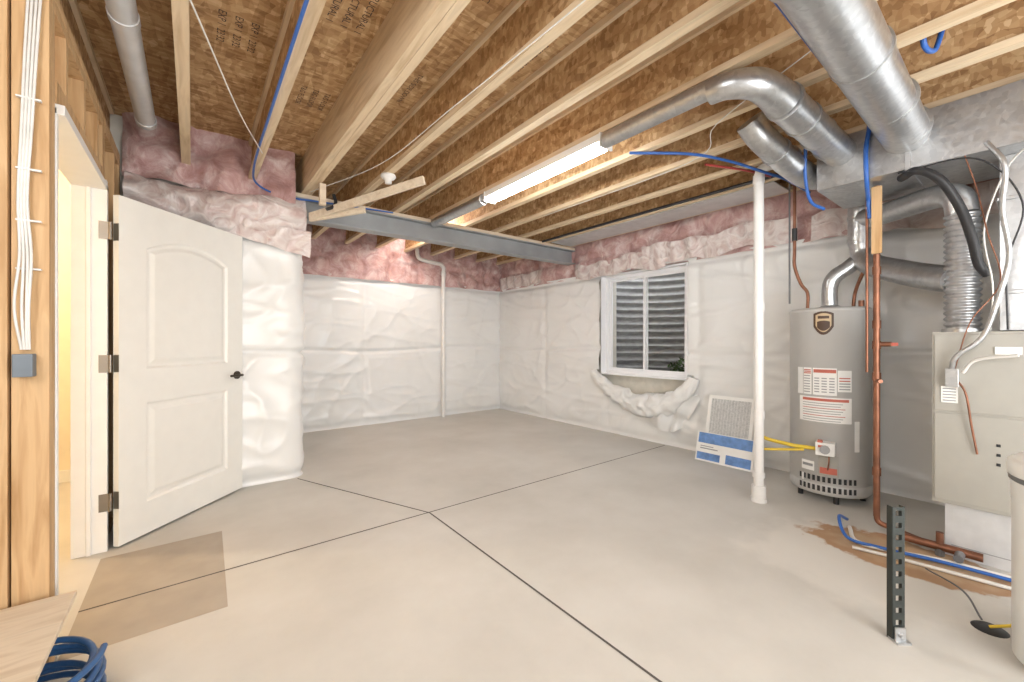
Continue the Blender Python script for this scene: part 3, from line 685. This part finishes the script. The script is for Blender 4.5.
for i in range(6*32+1):
    a = 2*math.pi*i/32; rr = 0.17+0.015*math.sin(a*0.37); pts.append((-0.42+rr*math.cos(a)*1.0, 1.93+rr*math.sin(a), 0.02+0.026*i/32+0.01*math.sin(a)))
t.sweep(pts, 0.010, 'bluecoil', 8); t.done()

# ------------------------------------------------------------ lights
def area(name, loc, target, size, power, col=(1, 1, 1)):
    L = D.lights.new(name, 'AREA'); L.energy = power; L.size = size; L.color = col
    o = D.objects.new(name, L); sc.collection.objects.link(o); o.location = loc
    o.rotation_euler = (Vector(target)-Vector(loc)).to_track_quat('-Z', 'Y').to_euler(); return o
area('front_fill', (0.8, -1.9, 1.4), (2.5, 3.5, 1.7), 2.0, 100, (0.97, 0.985, 1.0))  # added fill behind the camera, evens out the whole room
area('ceiling_fill', (1.4, -2.0, 0.5), (2.0, 2.2, 2.8), 1.6, 62, (0.98, 0.99, 1.0))  # unseen fill aimed upward, added to brighten joists and subfloor
area('side_fill', (2.9, -2.0, 1.6), (4.1, 1.2, 1.2), 1.0, 20, (0.96, 0.98, 1.0))  # extra fill with no fixture, added to lift the right wall
area('left_fill', (-1.6, -0.8, 2.3), (1.0, 2.5, 0.6), 1.2, 32, (0.99, 0.99, 1.0))  # invented lamp out of view, brightens the door and left side
area('right_wall_fill', (-0.9, 0.5, 2.0), (4.1, 0.9, 1.1), 0.8, 26, (0.99, 0.99, 1.0))  # added fill left of the camera, brightens the wall behind the furnace
def point(name, loc, p, r_, col=(1, 0.96, 0.9)):
    L = D.lights.new(name, 'POINT'); L.energy = p; L.shadow_soft_size = r_; L.color = col
    o = D.objects.new(name, L); sc.collection.objects.link(o); o.location = loc
point('far_fill', (2.3, 4.75, 2.66), 48, 0.10, (1, 0.98, 0.96))  # made-up lamp hidden behind the beam, brightens far wall and floor
point('hall_bulb', (-1.5, 3.9, 2.4), 110, 0.08, (1, 0.84, 0.58))
w_ = D.worlds.new('sky'); sc.world = w_; w_.use_nodes = True; nt = w_.node_tree
sky = nt.nodes.new('ShaderNodeTexSky'); sky.sky_type = 'NISHITA'; sky.sun_elevation = math.radians(50); sky.sun_rotation = math.radians(200); sky.sun_disc = False
mx = nt.nodes.new('ShaderNodeMix'); mx.data_type = 'RGBA'; mx.inputs[0].default_value = 0.7
nt.links.new(sky.outputs[0], mx.inputs[6]); mx.inputs[7].default_value = (4.2, 4.1, 3.9, 1)
nt.links.new(mx.outputs[2], nt.nodes['Background'].inputs[0]); nt.nodes['Background'].inputs[1].default_value = 1.2

# ------------------------------------------------------------ camera
cam = D.cameras.new('camera'); co = D.objects.new('camera', cam); sc.collection.objects.link(co)
cam.sensor_width = 36; cam.lens = 36*410/1024; cam.clip_start = 0.02
co.location = (0, 0, 1.2); co.rotation_euler = (math.radians(90), 0, math.radians(-37.9))
sc.camera = co
sc.view_settings.view_transform = 'Standard'
